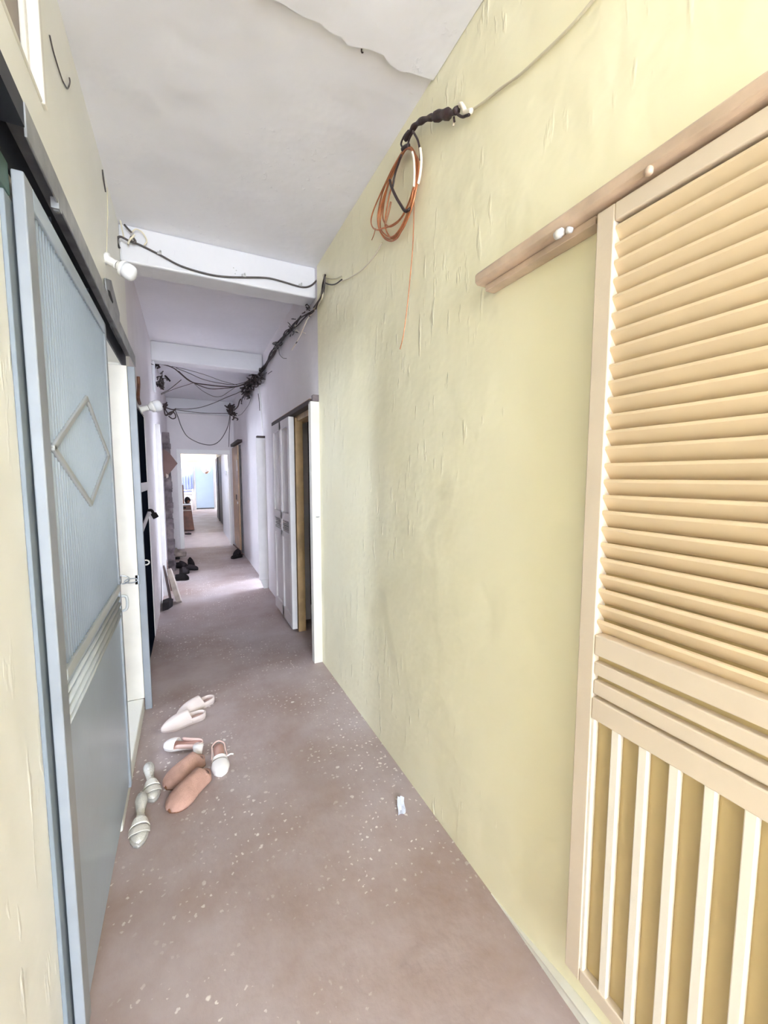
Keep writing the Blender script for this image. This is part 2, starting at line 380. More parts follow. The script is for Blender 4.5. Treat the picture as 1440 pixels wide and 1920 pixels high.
bx(.868, .874, LY0 + .02, .64, .17, 1.05).build('lower_panel', 'tanback', t)
y = .618
while y > LY0 + .05:
    bx(.852, .868, y - .010, y + .010, .2, .874).build('batten', 'batten', t, bevel=.0025)
    y -= .0617
# track / rail above it, kerb below
f = thing('door_rail', (.868, .2, 2.04), 'brown cream wooden sliding rail fixed above the louvred door', 'rail')
r = MB(); r.prism([(.899, -.42, 2.045), (.842, -.42, 2.045), (.833, -.42, 2.052), (.833, -.42, 2.074), (.842, -.42, 2.083), (.899, -.42, 2.083)], (0, 1.49, 0))
r.build('rail_board', 'rail', f, bevel=.003)
r = MB(); r.box(.862, .899, .672, 1.055, 2.026, 2.044); r.build('runner', 'rail', f, bevel=.002)
p = onx(1050, 436, .835); r = MB(); r.lathe([(0,.004),(.002,.009),(.012,.011),(.022,.009),(.026,.004)], p + Vector((-.002, .013, -.004)), (0, -1, .1), 12); r.lathe([(0,.008),(.012,.006)], p + Vector((.002, -.02, -.004)), (.3, -1, -.5), 8)
r.build('paint_blob', 'white', f, True)
p = onx(1214, 322, .832); r = MB(); r.lathe([(0,.006),(.004,.008),(.012,.008),(.016,.005)], p + Vector((.006, 0, .01)), (-.2, 0, -1), 10); r.lathe([(0,.003),(.014,.003)], p + Vector((.006, 0, .016)), (1, 0, .1), 6)
r.build('hanger_bolt', 'rail', f, True)
k = MB(); vs = []; ky = [-1.0, .5, .62, .70, .76, .82, .90, 1.0]; kh = [1, 1, .95, .8, .6, .4, .18, .02]
for yy, q in zip(ky, kh): vs += [(XR + .01, yy, 0), (XR - .002 - .014 * q, yy, 0), (XR - .002 - .015 * q, yy, .03 * q), (XR - .002 - .024 * q, yy, .052 * q), (XR + .01, yy, .06 * q)]
k.add(vs, [(a*5+b, a*5+(b+1) % 5, a*5+5+(b+1) % 5, a*5+5+b) for a in range(7) for b in range(5)] + [(0, 1, 2, 3, 4), (35, 36, 37, 38, 39)])
struct(k.build('trim_4', 'cream'), 'cream plaster kerb along the floor beneath the louvred door', 'kerb')

# ------------------------------------------------------------------ blue-grey sliding door (near left)
t = thing('metal_sliding_door', (-.29, 1.6, .05), 'blue grey ribbed metal sliding door with raised diamond', 'door')
A, B, Z0, Z1 = 1.13, 2.07, .05, 2.078
xa, xb = -.302, -.280
bx(xa, xb, A, A + .055, Z0, Z1).build('stile', 'blueedge', t, bevel=.003)
bx(xa, xb, B - .03, B, Z0, Z1).build('stile', 'blueedge', t, bevel=.003)
bx(xa, xb, A + .055, B - .03, 2.03, Z1).build('rail', 'blue', t, bevel=.003)
bx(xa, xb + .001, A + .055, B - .03, .955, .985).build('rail', 'moulding', t, bevel=.003)
# corrugated sheet
def ribbed(y0, y1, z0, z1, x, amp, pitch):
    mb = MB(); vs = []; fs = []; n = int((y1 - y0) / pitch * 8)
    for i in range(n + 1):
        yy = y0 + (y1 - y0) * i / n; ph = (yy - y0) / pitch * 2 * math.pi
        xx = x + amp * max(-.6, min(1, 1.4 * math.cos(ph)))
        vs += [(xx, yy, z0), (xx, yy, z1)]
    for i in range(n): fs.append((2*i, 2*i+2, 2*i+3, 2*i+1))
    return mb.add(vs, fs)
ribbed(A + .05, B - .025, .98, 2.035, -.2905, .0055, .0225).build('ribbed_sheet', 'blue', t, smooth=True, mods=[solid(.002, -1)])
bx(-.299, -.288, A + .05, B - .025, Z0 + .02, .96).build('lower_sheet', 'blue', t)
dm = [(1.62, 1.70), (1.975, 1.532), (1.585, 1.362), (1.215, 1.517)]
mb = MB()
for (ya, za), (yb, zb) in zip(dm, dm[1:] + dm[:1]):
    d = Vector((0, yb - ya, zb - za)).normalized(); nn = Vector((0, -d.z, d.y)) * .009
    P = Vector((0, ya, za)) - d * .006; Q = Vector((0, yb, zb)) + d * .006
    mb.prism([P - nn + Vector((-.288, 0, 0)), P + nn + Vector((-.288, 0, 0)), Q + nn + Vector((-.288, 0, 0)), Q - nn + Vector((-.288, 0, 0))], (.009, 0, 0))
mb.build('diamond_moulding', 'moulding', t, bevel=.003)
for zz, rr in ((.926, .007), (.900, .009), (.872, .009), (.846, .007)):
    q = MB(); q.lathe([(0, rr), (B - A - .09, rr)], (-.287, A + .055, zz), (0, 1, 0), 10)
    q.build('bead_moulding', 'bead', t, True)
mb = MB(); mb.ring((-.274, B - .012, 1.0), (0, 1, .25), .020, .0028, 18, 6, 1.4, (1, 0, 0)); mb.box(-.281, -.276, B - .03, B, .985, 1.015)
mb.build('staple_ring', 'steel', t, True)
mb = MB(); mb.tube([(-.279, B - .015, .93), (-.262, B - .013, .925), (-.258, B - .012, .90), (-.262, B - .012, .87), (-.279, B - .015, .862)], .006, 8); mb.build('pull_handle', 'moulding', t, True)

f = thing('sliding_track_frame', (-.31, 2.0, 2.1), 'grey black steel sliding track and frame of the metal door', 'door frame')
bx(-.315, -.309, .35, 2.97, 2.085, 2.185).build('back_plate', 'black', f)
bx(-.309, -.262, 1.085, 2.97, 2.178, 2.183).build('top_flange', 'track', f)
bx(-.264, -.259, 1.085, 2.97, 2.118, 2.183).build('front_lip', 'track', f, bevel=.0015)
bx(-.309, -.262, .35, 1.085, 2.135, 2.183).build('track_core', 'black', f)
bx(-.315, -.304, .35, 1.128, 2.02, 2.084).build('mounting_board', 'green', f, bevel=.002)
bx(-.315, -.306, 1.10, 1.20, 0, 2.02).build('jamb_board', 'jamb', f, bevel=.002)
bx(-.29, -.252, 2.815, 2.835, 0, 2.085).build('end_post', 'blueedge', f, bevel=.003)
mb = MB(); mb.box(-.275, -.258, 1.30, 1.325, 2.105, 2.13); mb.lathe([(0,.009),(.012,.009)], (-.272, 1.312, 2.112), (1, 0, 0), 10); mb.build('roller_bracket', 'track', f, bevel=.001)
for yy in (1.4, 1.85): bx(-.3015, -.2965, yy, yy + .06, 2.086, 2.13).build('hanger_plate', 'black', f)
mb = MB(); P = [onx(u, v, -.309) for u, v in ((195, 521), (206, 525), (222, 588), (223, 645), (206, 612))]
mb.prism(P, (.006, 0, 0)); mb.build('bracket_plate', 'track', f, bevel=.001)
mb = MB(); P = [onx(u, v, -.3028) for u, v in ((202, 543), (206, 546), (212, 566), (211, 569), (204, 556))]
mb.prism(P, (.0012, 0, 0)); mb.build('bracket_slot', 'hole', f)
mb = MB(); p = ony(246, 1089, 2.795); mb.ring(p, (0, 1, 0), .013, .003, 20, 6, 2.6, (1, 0, .06)); mb.build('hasp_loop', 'steel', f, True)
mb = MB(); p = ony(257, 1088, 2.79); mb.box(p.x - .012, p.x + .012, 2.80, 2.815, p.z - .03, p.z + .03); mb.build('hasp_plate', 'steel', f, bevel=.002)
bx(-.53, -.290, 2.80, 2.85, .085, 2.084).build('door_lining', 'creampost', f, bevel=.002)

# vent over the door
vt = MB(); vt.box(-.345, -.306, 1.462, 1.489, 2.448, 2.829); vt.box(-.345, -.331, 1.440, 1.462, 2.448, 2.829); vt.box(-.345, -.31, .2, 1.462, 2.4475, 2.456)
struct(vt.build('window_1', 'creampost', bevel=.004), 'cream lined vent opening high over the metal door', 'vent')

vb = MB(); vb.box(-.37, -.345, .2, 1.489, 2.448, 2.829); struct(vb.build('trim_5', 'room'), 'taupe board closing the vent opening', 'board')

# ------------------------------------------------------------------ panelled sliding door (far right)
f = thing('sliding_door_frame', (.88, 3.4, 1.0), 'white stop post and dark track of the half open panelled door', 'door frame')
bx(.835, .912, 2.965, 3.03, 0, 2.0).build('stop_post', 'creampost', f, bevel=.003)
mb = MB(); mb.box(.855, .905, 2.968, 3.02, 2.003, 2.05); mb.build('track_end', 'mottle', f, bevel=.003)
bx(.835, .899, 3.0, 4.50, 1.985, 2.02).build('track', 'dustcable', f, bevel=.002)
bx(.845, .90, 3.03, 4.48, 2.02, 2.03).build('track_board', 'wood', f)
bx(.885, .953, 3.655, 3.70, 0, 1.97).build('door_lining', 'oak', f, bevel=.003)
bx(.90, 1.0, 3.03, 3.95, 1.94, 2.0).build('head_lining', 'oak', f, bevel=.003)
mb = MB(); p = ony(597, 970, 2.96); mb.tube([p, p + Vector((-.02, -.012, .004)), p + Vector((.004, -.016, .006))], .003, 6); mb.build('hasp_hook', 'steel', f, True)
t = thing('panelled_sliding_door', (.85, 4.05, .03), 'pale grey panelled sliding door standing half open on the far wall', 'door')
LA, LB = 3.66, 4.47; xo, xi = .828, .876; dz0, dz1 = .03, 1.98
bx(xo, xi, LA, LA + .07, dz0, dz1).build('stile', 'white', t, bevel=.003)
bx(xo, xi, LB - .07, LB, dz0, dz1).build('stile', 'lilacleaf', t, bevel=.003)
bx(xo, xi, 4.03, 4.09, dz0, dz1).build('stile', 'lilacleaf', t, bevel=.003)
for za, zb in ((dz0, .15), (.86, .92), (1.03, 1.10), (1.90, dz1)): bx(xo, xi, LA + .07, LB - .07, za, zb).build('rail', 'lilacleaf', t, bevel=.003)
for ya, yb in ((LA + .07, 4.03), (4.09, LB - .07)):
    bx(xo + .018, xi - .01, ya, yb, 1.10, 1.90).build('upper_panel', 'greypanel', t)
    bx(xo + .018, xi - .01, ya, yb, .15, .86).build('lower_panel', 'lilacleaf', t)
    v = MB(); zz = .925
    while zz < 1.02:
        v.prism([(xo + .004, ya, zz + .012), (xo + .004, ya, zz + .006), (xi - .006, ya, zz), (xi - .006, ya, zz + .006)], (0, yb - ya, 0)); zz += .018
    vl = v.build('vent_louvre', 'lilacleaf', t)
    bx(xi - .012, xi - .008, ya, yb, .92, 1.03).build('vent_back', 'darkdoor', vl)
# second post further on
f = thing('door_post', (.84, 5.33, 0), 'white painted door post standing proud of the far wall', 'post')
mb = MB(); mb.box(.79, .905, 5.30, 5.36, .12, 1.93); mb.prism([(.80, 5.30, .12), (.90, 5.30, .12), (.89, 5.30, 0), (.84, 5.30, 0)], (0, .06, 0)); mb.build('post_body', 'white', f, bevel=.004)
bx(.80, .91, 5.29, 5.37, 1.93, 1.955).build('post_cap', 'dustcable', f, bevel=.003)
# tan door near end wall
t = thing('wooden_sliding_door', (.87, 8.4, 0), 'tan wooden door beside the end doorway', 'door')
wd = bx(.845, .885, 7.98, 8.9, .06, 2.02).build('door_leaf', 'wood', t, bevel=.004)
bx(.875, .898, 7.86, 7.98, .0, 2.02).build('gap_shade_strip', 'darkdoor', t)  # dark strip painting the shade of the gap beside the leaf
bx(.83, .846, 8.25, 8.27, 1.0, 1.1).build('lock_plate', 'darkdoor', wd); bx(.835, .846, 8.05, 8.16, .93, .97).build('latch', 'plastic', wd, bevel=.002)
bx(.838, .8455, 8.01, 8.05, 1.55, 1.75).build('white_scuff', 'white', wd, bevel=.002)
f = thing('track_stub', (.87, 8.0, 2.05), 'dark track end above the tan wooden door', 'rail')
bx(.82, .899, 7.62, 8.9, 2.05, 2.10).build('track_bar', 'dustcable', f, bevel=.003)

# ------------------------------------------------------------------ far left doorways
t = thing('dark_door', (-.36, 3.77, 0), 'nearly black door set back in the doorway past the metal door', 'door')
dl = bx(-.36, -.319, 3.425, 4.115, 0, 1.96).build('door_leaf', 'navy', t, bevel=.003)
bx(-.32, -.312, 3.43, 4.11, 1.33, 1.40).build('cross_rail', 'lilacleaf', dl, bevel=.003)
mb = MB(); mb.prism([(-.32, 3.43, 1.02), (-.32, 3.43, 1.08), (-.32, 4.11, 1.16), (-.32, 4.11, 1.10)], (.008, 0, 0)); mb.build('brace_rail', 'lilacleaf', dl, bevel=.003)
mb = MB(); p = ony(284, 957, 4.03); q = ony(293, 971, 4.03); mb.tube([(-.32, 4.03, p.z), (p.x, 4.03, p.z), ((p.x+q.x)/2, 4.03, (p.z+q.z)/2), (q.x, 4.03, q.z)], lambda s: .012 + .012 * (s > .6), 10); mb.build('lever_handle', 'shoeblack', dl, True)
bx(-.40, -.33, 3.425, 4.115, 1.95, 1.968).build('head_batten', 'brown', t)
f = thing('hasp_eye', onx(270, 1055, -.30), 'small white ring hasp in front of the dark doorway', 'hasp')
p = Vector(f.location); mb = MB(); mb.ring(p + Vector((.012, 0, 0)), (0, 1, 0), .017, .005, 18, 6, 1.2, (1, 0, 0)); mb.box(p.x - .03, p.x - .003, p.y - .004, p.y + .004, p.z - .006, p.z + .006); mb.build('ring', 'plastic', f, True)
f = thing('door_stop_post', (-.295, 5.52, 0), 'slim white post standing proud of the wall by the leaning planks', 'post')
bx(-.32, -.268, 5.50, 5.55, 0, 2.06).build('post_body', 'white', f, bevel=.004)
f = thing('mottled_post', (-.26, 6.95, 0), 'dark mottled weathered wooden post against the wall near the end doorway', 'post')
mb = MB(); n = 26
for i in range(n):
    za, zb = 2.1 * i / n, 2.1 * (i + 1) / n
    dx = .008 * math.sin(i * 1.7) + random.uniform(-.004, .004)
    mb.box(-.32, -.215 + dx, 6.90, 6.99 + .006 * math.sin(i), za, zb)
pb = mb.build('post_body', 'mottle', f, bevel=.004)
for u, v in ((322, 916), (322, 968), (323, 1008)):
    p = ony(u, v, 6.93); MB().lathe([(0, .012), (.03, .01), (.045, .003)], p + Vector((-.03, 0, 0)), (1, -.2, .1), 7).build('knot', 'shoegrey', pb, True)
f = thing('cardboard_piece', ony(318, 868, 6.86), 'brown diamond cornered cardboard sheet on the mottled post', 'cardboard')
mb = MB(); P = [ony(u, v, 6.88) for u, v in ((306, 842), (313, 846), (319, 851), (333, 869), (320, 885), (313, 893), (308, 894), (306, 880))]
mb.prism(P, (0, -.006, 0)); mb.build('sheet', 'card', f)
mb = MB(); P = [ony(u, v, 6.874) for u, v in ((311, 888), (316, 890), (316, 895), (312, 897))]; mb.prism(P, (0, -.004, 0)); mb.build('tape_tab', 'plank', f)

# leaning planks
def plank(name, foot, top, wd, th, m, label):
    a, b = Vector(foot), Vector(top); d = (b - a); L = d.length; d.normalize()
    s = Vector((0, 1, 0)); s = (s - d * s.dot(d)).normalized(); nn = d.cross(s)
    t = thing(name, foot, label, 'plank')
    mb = MB(); k = 8; ring = []
    outl = [(-.42, 0), (-.5, .25), (-.48, .7), (-.35, .93), (-.1, 1.0), (.2, .97), (.42, .85), (.5, .5), (.46, .1), (.3, 0)]
    mb.prism([a + s * (wd * x) + d * (L * yv) + nn * (th / 2) for x, yv in outl], -nn * th)
    mb.build('board', m, t, bevel=.004); return t
plank('leaning_plank', (-.135, 5.12, .006), (-.235, 5.34, .36), .14, .05, 'plank', 'pale bleached plank leaning on the wall below the slim white post')
plank('leaning_plank', (-.215, 5.08, .006), (-.288, 5.36, .40), .15, .014, 'darkplank', 'dark stained plank leaning behind the pale one')
plank('leaning_plank', (-.235, 5.72, .006), (-.285, 5.74, .42), .12, .014, 'card', 'short brown board propped upright behind the leaning planks')
t = thing('floor_scrap', (-.27, 4.95, 0), 'small grey brown scrap by the foot of the leaning planks', 'scrap')
mb = MB(); mb.prism([(-.30, 4.86, .002), (-.24, 4.90, .002), (-.20, 5.0, .002), (-.25, 5.06, .002), (-.305, 5.0, .002)], (.01, 0, .09)); mb.build('scrap_body', 'shoegrey', t, bevel=.006)

# ------------------------------------------------------------------ bulbs
def bulb(base, axis, label, s=1):
    b = Vector(base); ax = Vector(axis).normalized()
    t = thing('light_bulb', base, label, 'light bulb')
    MB().lathe([(0, .034*s), (.008, .034*s), (.014, .022*s), (.05*s, .020*s), (.056*s, .023*s), (.062*s, .023*s)], b, ax, 20).build('lamp_holder', 'plastic', t, True)
    MB().lathe([(.062*s, .019*s), (.066*s, .019*s)], b, ax, 18).build('collar_gap', 'cable', t, True)
    MB().lathe([(.066*s, .022*s), (.076*s, .026*s), (.086*s, .040*s), (.104*s, .044*s)], b, ax, 22).build('bulb_base', 'plastic', t, True)
    MB().lathe([(.104*s, .0435*s), (.13*s, .0445*s), (.146*s, .0425*s), (.156*s, .036*s), (.162*s, .022*s), (.164*s, .004*s)], b, ax, 22).build('bulb_dome', 'bulb', t, True)
bulb((-.314, 2.42, 2.492), (.118, -.02, -.062), 'white bulb in a holder above the metal door track', .86)
bulb((-.314, 3.72, 1.965), (.16, .02, .055), 'white bulb over the dark doorway past the metal door', 1.0)

# ------------------------------------------------------------------ cables
def wire(name, pts, r, m, label, cat='wire', group=None, n=6):
    o = MB().tube(pts, r, n).build(name, m, None, True)
    return tag(o, label, cat, group)
YB = 2.992
c = [(240, 451), (262, 459), (300, 478), (340, 499), (390, 514), (425, 519), (457, 520), (500, 521), (530, 528), (565, 538), (582, 536), (594, 526), (605, 517)]
t = thing('beam_cable', ony(420, 518, YB), 'dark grey cable clipped along the face of the nearest beam', 'cable')
MB().tube([ony(u, v, YB - .002) for u, v in c], .0062, 8).build('cable_run', 'cable', t, True)
for u, v in ((299, 476), (457, 518), (563, 536)):
    p = ony(u, v, YB); mb = MB(); mb.box(p.x - .012, p.x + .012, YB - .012, 2.999, p.z - .006, p.z + .010); mb.lathe([(0, .006), (.012, .006), (.013, .003)], p + Vector((.006, -.006, .012)), (0, -1, 0), 8)
    mb.build('cable_clip', 'clip', t, bevel=.002)
mb = MB()
for u, v in ((438, 502), (443, 507), (441, 513)):
    p = ony(u, v, 2.998); mb.lathe([(0, .004), (.002, .0035)], p + Vector((0, .001, 0)), (0, -1, 0), 8)
mb.build('drill_marks', 'clip', t)
t = thing('wire_loop', ony(245, 440, 2.96), 'untidy black and cream wire loops at the end of the beam cable', 'wire')
def ly(L, y, r, m, nm): MB().tube([ony(u, v, y) for u, v in L], r, 7).build(nm, m, t, True)
ly([(224, 465), (220, 455), (221, 446), (226, 444), (233, 447), (240, 451)], 2.94, .0065, 'cable', 'black_hook')
ly([(233, 421), (240, 429), (247, 436)], 2.95, .006, 'cable', 'cable_stub')
ly([(247, 436), (252, 431), (257, 430), (266, 435), (273, 445), (275, 453), (270, 460)], 2.96, .004, 'creamwire', 'cream_loop')
ly([(240, 458), (243, 450), (249, 444), (252, 440)], 2.95, .006, 'creamwire', 'knot_wire'); ly([(221, 400), (227, 420), (232, 445)], 2.97, .004, 'creamwire', 'riser_wire')
ly([(244, 449), (250, 455), (254, 452), (247, 444), (243, 452)], 2.96, .006, 'cable', 'wire_knot')
# clutter on the near-left wall
wire('wall_wire', [onx(u, v, -.311) for u, v in ((93, 66), (101, 100), (115, 145), (122, 160), (127, 166), (131, 155), (130, 145))], .0022, 'cable', 'thin grey wire with a hooked end beside the vent opening')
wire('wall_wire', [onx(u, v, -.311) for u, v in ((201, 352), (202, 400), (201, 430), (200, 470), (199, 486))], .0022, 'creamwire', 'thin cream wire running up from the bulb on the cream wall')
t = thing('wall_slot', onx(194, 345, -.312), 'short dark slit of wire sticking out of the cream wall', 'wire')
MB().tube([onx(u, v, -.310) for u, v in ((192, 318), (194, 335), (198, 360))], lambda s: .004 - .002 * abs(s - .5), 6).build('wire_end', 'cable', t, True)

t = thing('ceiling_nail', onz(678, 92, ZC), 'small bent dark nail in the ceiling near the crack', 'nail')
p = onz(678, 92, ZC); MB().tube([p + Vector((0, 0, .002)), p - Vector((0, 0, .010)), p + Vector((.003, -.006, -.015))], .0025, 6).build('nail_body', 'tape', t, True)
# copper coil
X0 = .885
P = lambda u, v, dx=0: onx(u, v, X0 - dx)
t = thing('copper_wire_coil', P(755, 300), 'hanging coil of bare copper wire on the yellow wall', 'wire coil')
loops = [
 [(766,275),(752,290),(733,325),(716,365),(708,410),(714,436),(728,448),(742,442),(757,418),(772,385),(781,345),(783,310),(777,285)],
 [(764,276),(745,300),(727,345),(716,390),(713,425),(722,440),(735,444),(748,432),(762,405),(775,365),(781,325),(779,292)],
 [(764,278),(742,305),(722,345),(704,385),(696,410),(698,425),(707,431),(718,428),(735,422),(752,408),(768,375),(778,330),(775,290)],
 [(762,278),(746,302),(730,340),(720,380),(718,410),(727,424),(737,423),(750,412),(764,388),(776,350),(781,312),(775,284)],
 [(766,276),(750,300),(737,340),(727,380),(722,420),(728,440),(738,448),(746,440),(756,424),(766,400),(774,360),(778,318),(775,288)],
 [(764,279),(744,312),(724,355),(712,395),(710,425),(720,446),(733,452),(744,447),(751,436),(760,420),(772,390),(783,340),(784,300)],
]
for i, Lp in enumerate(loops):
    MB().tube([P(u, v, .006 * (i % 3) + .008 * math.sin(j + i)) for j, (u, v) in enumerate(Lp)], .0034, 6, True, True).build('copper_loop', 'copper', t, True)
def cw(L, r, m, nm, dx=.01): MB().tube([P(u, v, dx) for u, v in L], r, 7).build(nm, m, t, True)
cw([(774,246),(783,262),(787,280),(788,300)], .0042, 'tape', 'dark_lead', .02)
cw([(788,278),(790,300),(788,325),(784,345)], .0055, 'palewire', 'pale_lead', .02)
cw([(773,285),(776,300),(777,325),(776,350)], .005, 'palewire', 'pale_lead', .025)
cw([(753,290),(742,322),(738,342),(736,352)], .0045, 'tape', 'dark_lead', .02)
cw([(731,338),(734,350),(742,368),(752,385),(760,396),(768,392)], .0062, 'tape', 'dark_lead', .024)
cw([(733,378),(728,400),(722,420)], .0048, 'rust', 'dark_lead', .02)
cw([(704,428),(701,440),(697,450)], .002, 'copper', 'wire_end')
cw([(757,280),(752,270),(758,255),(766,245)], .004, 'tape', 'tie_wire', .012); cw([(764,278),(767,262),(774,248)], .004, 'tape', 'tie_wire', .02)
MB().tube([P(u, v, .018) for u, v in ((755, 280), (760, 276), (766, 273))], .009, 8).build('tie_knot', 'tape', t, True)
MB().tube([P(u, v, .012) for u, v in ((760, 262), (768, 250), (778, 236), (790, 227), (806, 221), (816, 219), (830, 215), (845, 213), (858, 206))], lambda s: .0085 + .004 * math.sin(s * 21) ** 2 + (.006 if .62 < s < .85 else 0), 9).build('taped_splice', 'tape', t, True)
mb = MB(); mb.tube([P(u, v, .01) for u, v in ((855, 212), (866, 219), (874, 217), (880, 215))], .0045, 6); mb.tube([P(u, v, .01) for u, v in ((851, 220), (852, 228))], .004, 6); mb.build('splice_tail', 'tape', t, True)
mb = MB(); mb.tube([P(u, v, .006) for u, v in ((858, 205), (864, 196), (870, 204), (872, 211), (884, 208))], .008, 8); mb.tube([P(u, v, .006) for u, v in ((851, 226), (850, 236))], .004, 6); mb.build('painted_knot', 'palewire', t, True)
wire('hanging_wire', [onx(u, v, .885 - .004 * i) for i, (u, v) in enumerate(((777, 340), (776, 400), (774, 460), (769, 520), (764, 570), (757, 625), (750, 655)))], .0019, 'copper', 'thin copper wire hanging straight down from the coil')
wire('wall_cable', [onx(u, v, .893) for u, v in ((884, 207), (905, 193), (940, 165), (975, 140), (1010, 108), (1050, 70), (1085, 33), (1120, -10))], .0042, 'creamwire', 'painted over cable rising up the yellow wall from the splice')
wire('wall_cable', [onx(u, v, .893) for u, v in ((716, 455), (706, 474), (692, 492), (676, 508), (655, 521), (640, 527))], .003, 'palewire', 'pale wire curving from the coil towards the beam')
wire('wall_cable', [onx(u, v, .89) for u, v in ((641, 524), (628, 533), (616, 533), (606, 528))], .004, 'cable', 'short dark wire hooked beside the end of the beam', )
wire('wall_cable', [onx(u, v, .892) for u, v in ((640, 518), (628, 523), (615, 522), (606, 519))], .003, 'creamwire', 'short cream wire above the dark hooked one by the beam')

# bundle along the top of the far right wall
t = thing('cable_bundle', onx(560, 600, .88), 'tangled dusty cable bundle along the top of the far wall', 'cable bundle')
path = [(608,516),(606,535),(602,556),(597,568),(590,578)]
for i in range(7):
    MB().tube([onx(u + random.uniform(-2.5, 3), v + random.uniform(-2, 2), .885 - .006 * (i % 3)) for u, v in path], .0055, 6).build('strand', random.choice(['cable', 'creamwire', 'dustcable']), t, True)
path = [(590,578),(580,586),(566,597),(553,611),(540,622),(530,636),(520,648),(512,662),(504,675),(497,686),(487,700),(478,712),(468,722),(462,734),(456,748),(450,758)]
for i in range(9):
    k0 = random.randint(0, 4); k1 = len(path) - random.randint(0, 3)
    MB().tube([onx(u + random.gauss(0, 2.0), v + random.gauss(0, 2.0), .882 - .01 * (i % 3)) for u, v in path[k0:k1]], .005, 5).build('strand', random.choice(['cable', 'dustcable', 'dustcable']), t, True)
# frayed loose ends and knots
def clump(cu, cv, su, sv, n, x, r=.006):
    mb = MB()
    for i in range(n):
        u, v = cu + random.gauss(0, su), cv + random.gauss(0, sv)
        a = random.uniform(0, 6.28); l = random.uniform(4, 10)
        mb.tube([onx(u, v, x), onx(u + l*.5*math.cos(a) + random.gauss(0, 2), v + l*.5*math.sin(a), x - random.uniform(0, .05)), onx(u + l*math.cos(a), v + l*math.sin(a), x - random.uniform(0, .03))], r, 5)
    return mb
clump(545, 622, 5, 8, 10, .885, .004).build('wire_tangle', 'cable', t, True)
clump(519, 648, 4, 4, 8, .885, .005).build('wire_tangle', 'cable', t, True)
clump(580, 580, 6, 5, 9, .885, .004).build('wire_tangle', 'dustcable', t, True)
clump(480, 708, 6, 8, 34, .885, .0085).build('wire_tangle', 'dustcable', t, True)
clump(470, 718, 5, 6, 22, .882, .0085).build('wire_tangle', 'dustcable', t, True)
clump(461, 737, 3, 7, 22, .88, .010).build('wire_tangle', 'dustcable', t, True)
clump(489, 706, 6, 8, 16, .889, .004).build('wire_tangle', 'cable', t, True)
for q in range(6): clump(556, 612, 9, 9, 1, .889, .0025).build('loose_end', 'palewire', t, True)
wire('loose_wire', [onx(u, v, .87) for u, v in ((590, 582), (578, 596), (570, 613), (562, 631), (553, 647), (547, 656))], .0045, 'palewire', 'pale stiff wire end hanging below the beam', )
wire('loose_wire', [onx(u, v, .885) for u, v in ((523, 655), (524, 664), (530, 671), (537, 672))], .003, 'cable', 'small dark wire hook on the far wall under the bundle')
wire('loose_wire', [onx(u, v, .885) for u, v in ((484, 738), (486, 752), (487, 770))], .004, 'cable', 'short dark wire hanging above the white post')
wire('wall_conduit', [onx(u, v, .892) for u, v in ((484, 724), (488, 745), (490, 775), (492, 805), (492, 818))], .006, 'plastic', 'thin white conduit running down to the white post', 'conduit')
wire('loose_wire', [onx(u, v, .87) for u, v in ((472, 740), (468, 755), (460, 768), (452, 777), (446, 779))], .0035, 'cable', 'thin curved wire looping from the bundle to the hanging junction tangle')
# wires strung across
def across(name, px, ya, yb, r, m, label):
    n = len(px); wire(name, [ony(u, v, ya + (yb - ya) * i / (n-1)) for i, (u, v) in enumerate(px)], r, m, label, 'wire', 'sagging wires strung across the corridor')
across('sagging_wire', [(290,682),(305,683),(325,690),(340,702),(352,712),(365,718),(385,721),(410,724),(440,725),(458,720),(470,716)], 5.6, 6.0, .007, 'dustcable', 'thickest dark sagging wire strung below the second beam')
across('sagging_wire', [(335,696),(352,711),(372,722),(395,729),(420,728),(445,725),(466,718)], 5.62, 6.0, .0055, 'dustcable', 'dark sagging wire just under the thickest one')
across('sagging_wire', [(330,690),(355,700),(380,711),(410,718),(440,721),(468,714)], 5.62, 6.0, .004, 'cable', 'thin sagging wire just over the thickest one')
across('sagging_wire', [(322,687),(350,693),(385,703),(415,714),(445,722)], 5.62, 5.9, .003, 'cable', 'topmost thin sagging wire under the second beam')
across('sagging_wire', [(365,720),(380,733),(400,743),(415,743),(428,735),(440,727)], 5.8, 5.95, .003, 'dustcable', 'fine brown wire in a shallow loop under the dark wires')
across('sagging_wire', [(302,738),(315,732),(328,722),(340,712)], 5.6, 5.6, .004, 'dustcable', 'short brown wire slanting up to the dark wires')
across('sagging_wire', [(302,740),(325,730),(350,722),(362,718)], 5.6, 5.8, .003, 'dustcable', 'faint brown wire under the short slanting one')
across('sagging_wire', [(328,766),(350,767),(375,764),(400,756),(425,745),(445,737),(458,730)], 6.3, 6.8, .005, 'cable', 'grey wire rising from the far wall tangle to the bundle')
across('sagging_wire', [(328,768),(350,771),(375,774),(400,775),(430,775)], 6.3, 7.2, .005, 'cable', 'grey wire running level to the hanging junction tangle')
across('sagging_wire', [(328,768),(334,783),(340,800),(350,817),(365,827),(382,833),(398,834),(410,828),(420,815),(428,797),(431,778)], 6.3, 7.2, .006, 'cable', 'big slack wire loop hanging over the end doorway')
t = thing('junction_tangle', ony(432, 766, 7.2), 'dark tangle of joined wires hanging near the end wall corner', 'wire tangle')
def clumpy(cu, cv, su, sv, n, y, r=.008):
    mb = MB()
    for i in range(n):
        u, v = cu + random.gauss(0, su), cv + random.gauss(0, sv); a = random.uniform(0, 6.28); l = random.uniform(3, 8)
        mb.tube([ony(u, v, y), ony(u + l*.5*math.cos(a) + random.gauss(0, 1.5), v + l*.5*math.sin(a), y - random.uniform(0, .08)), ony(u + l*math.cos(a), v + l*math.sin(a), y - random.uniform(-.03, .05))], r, 5)
    return mb
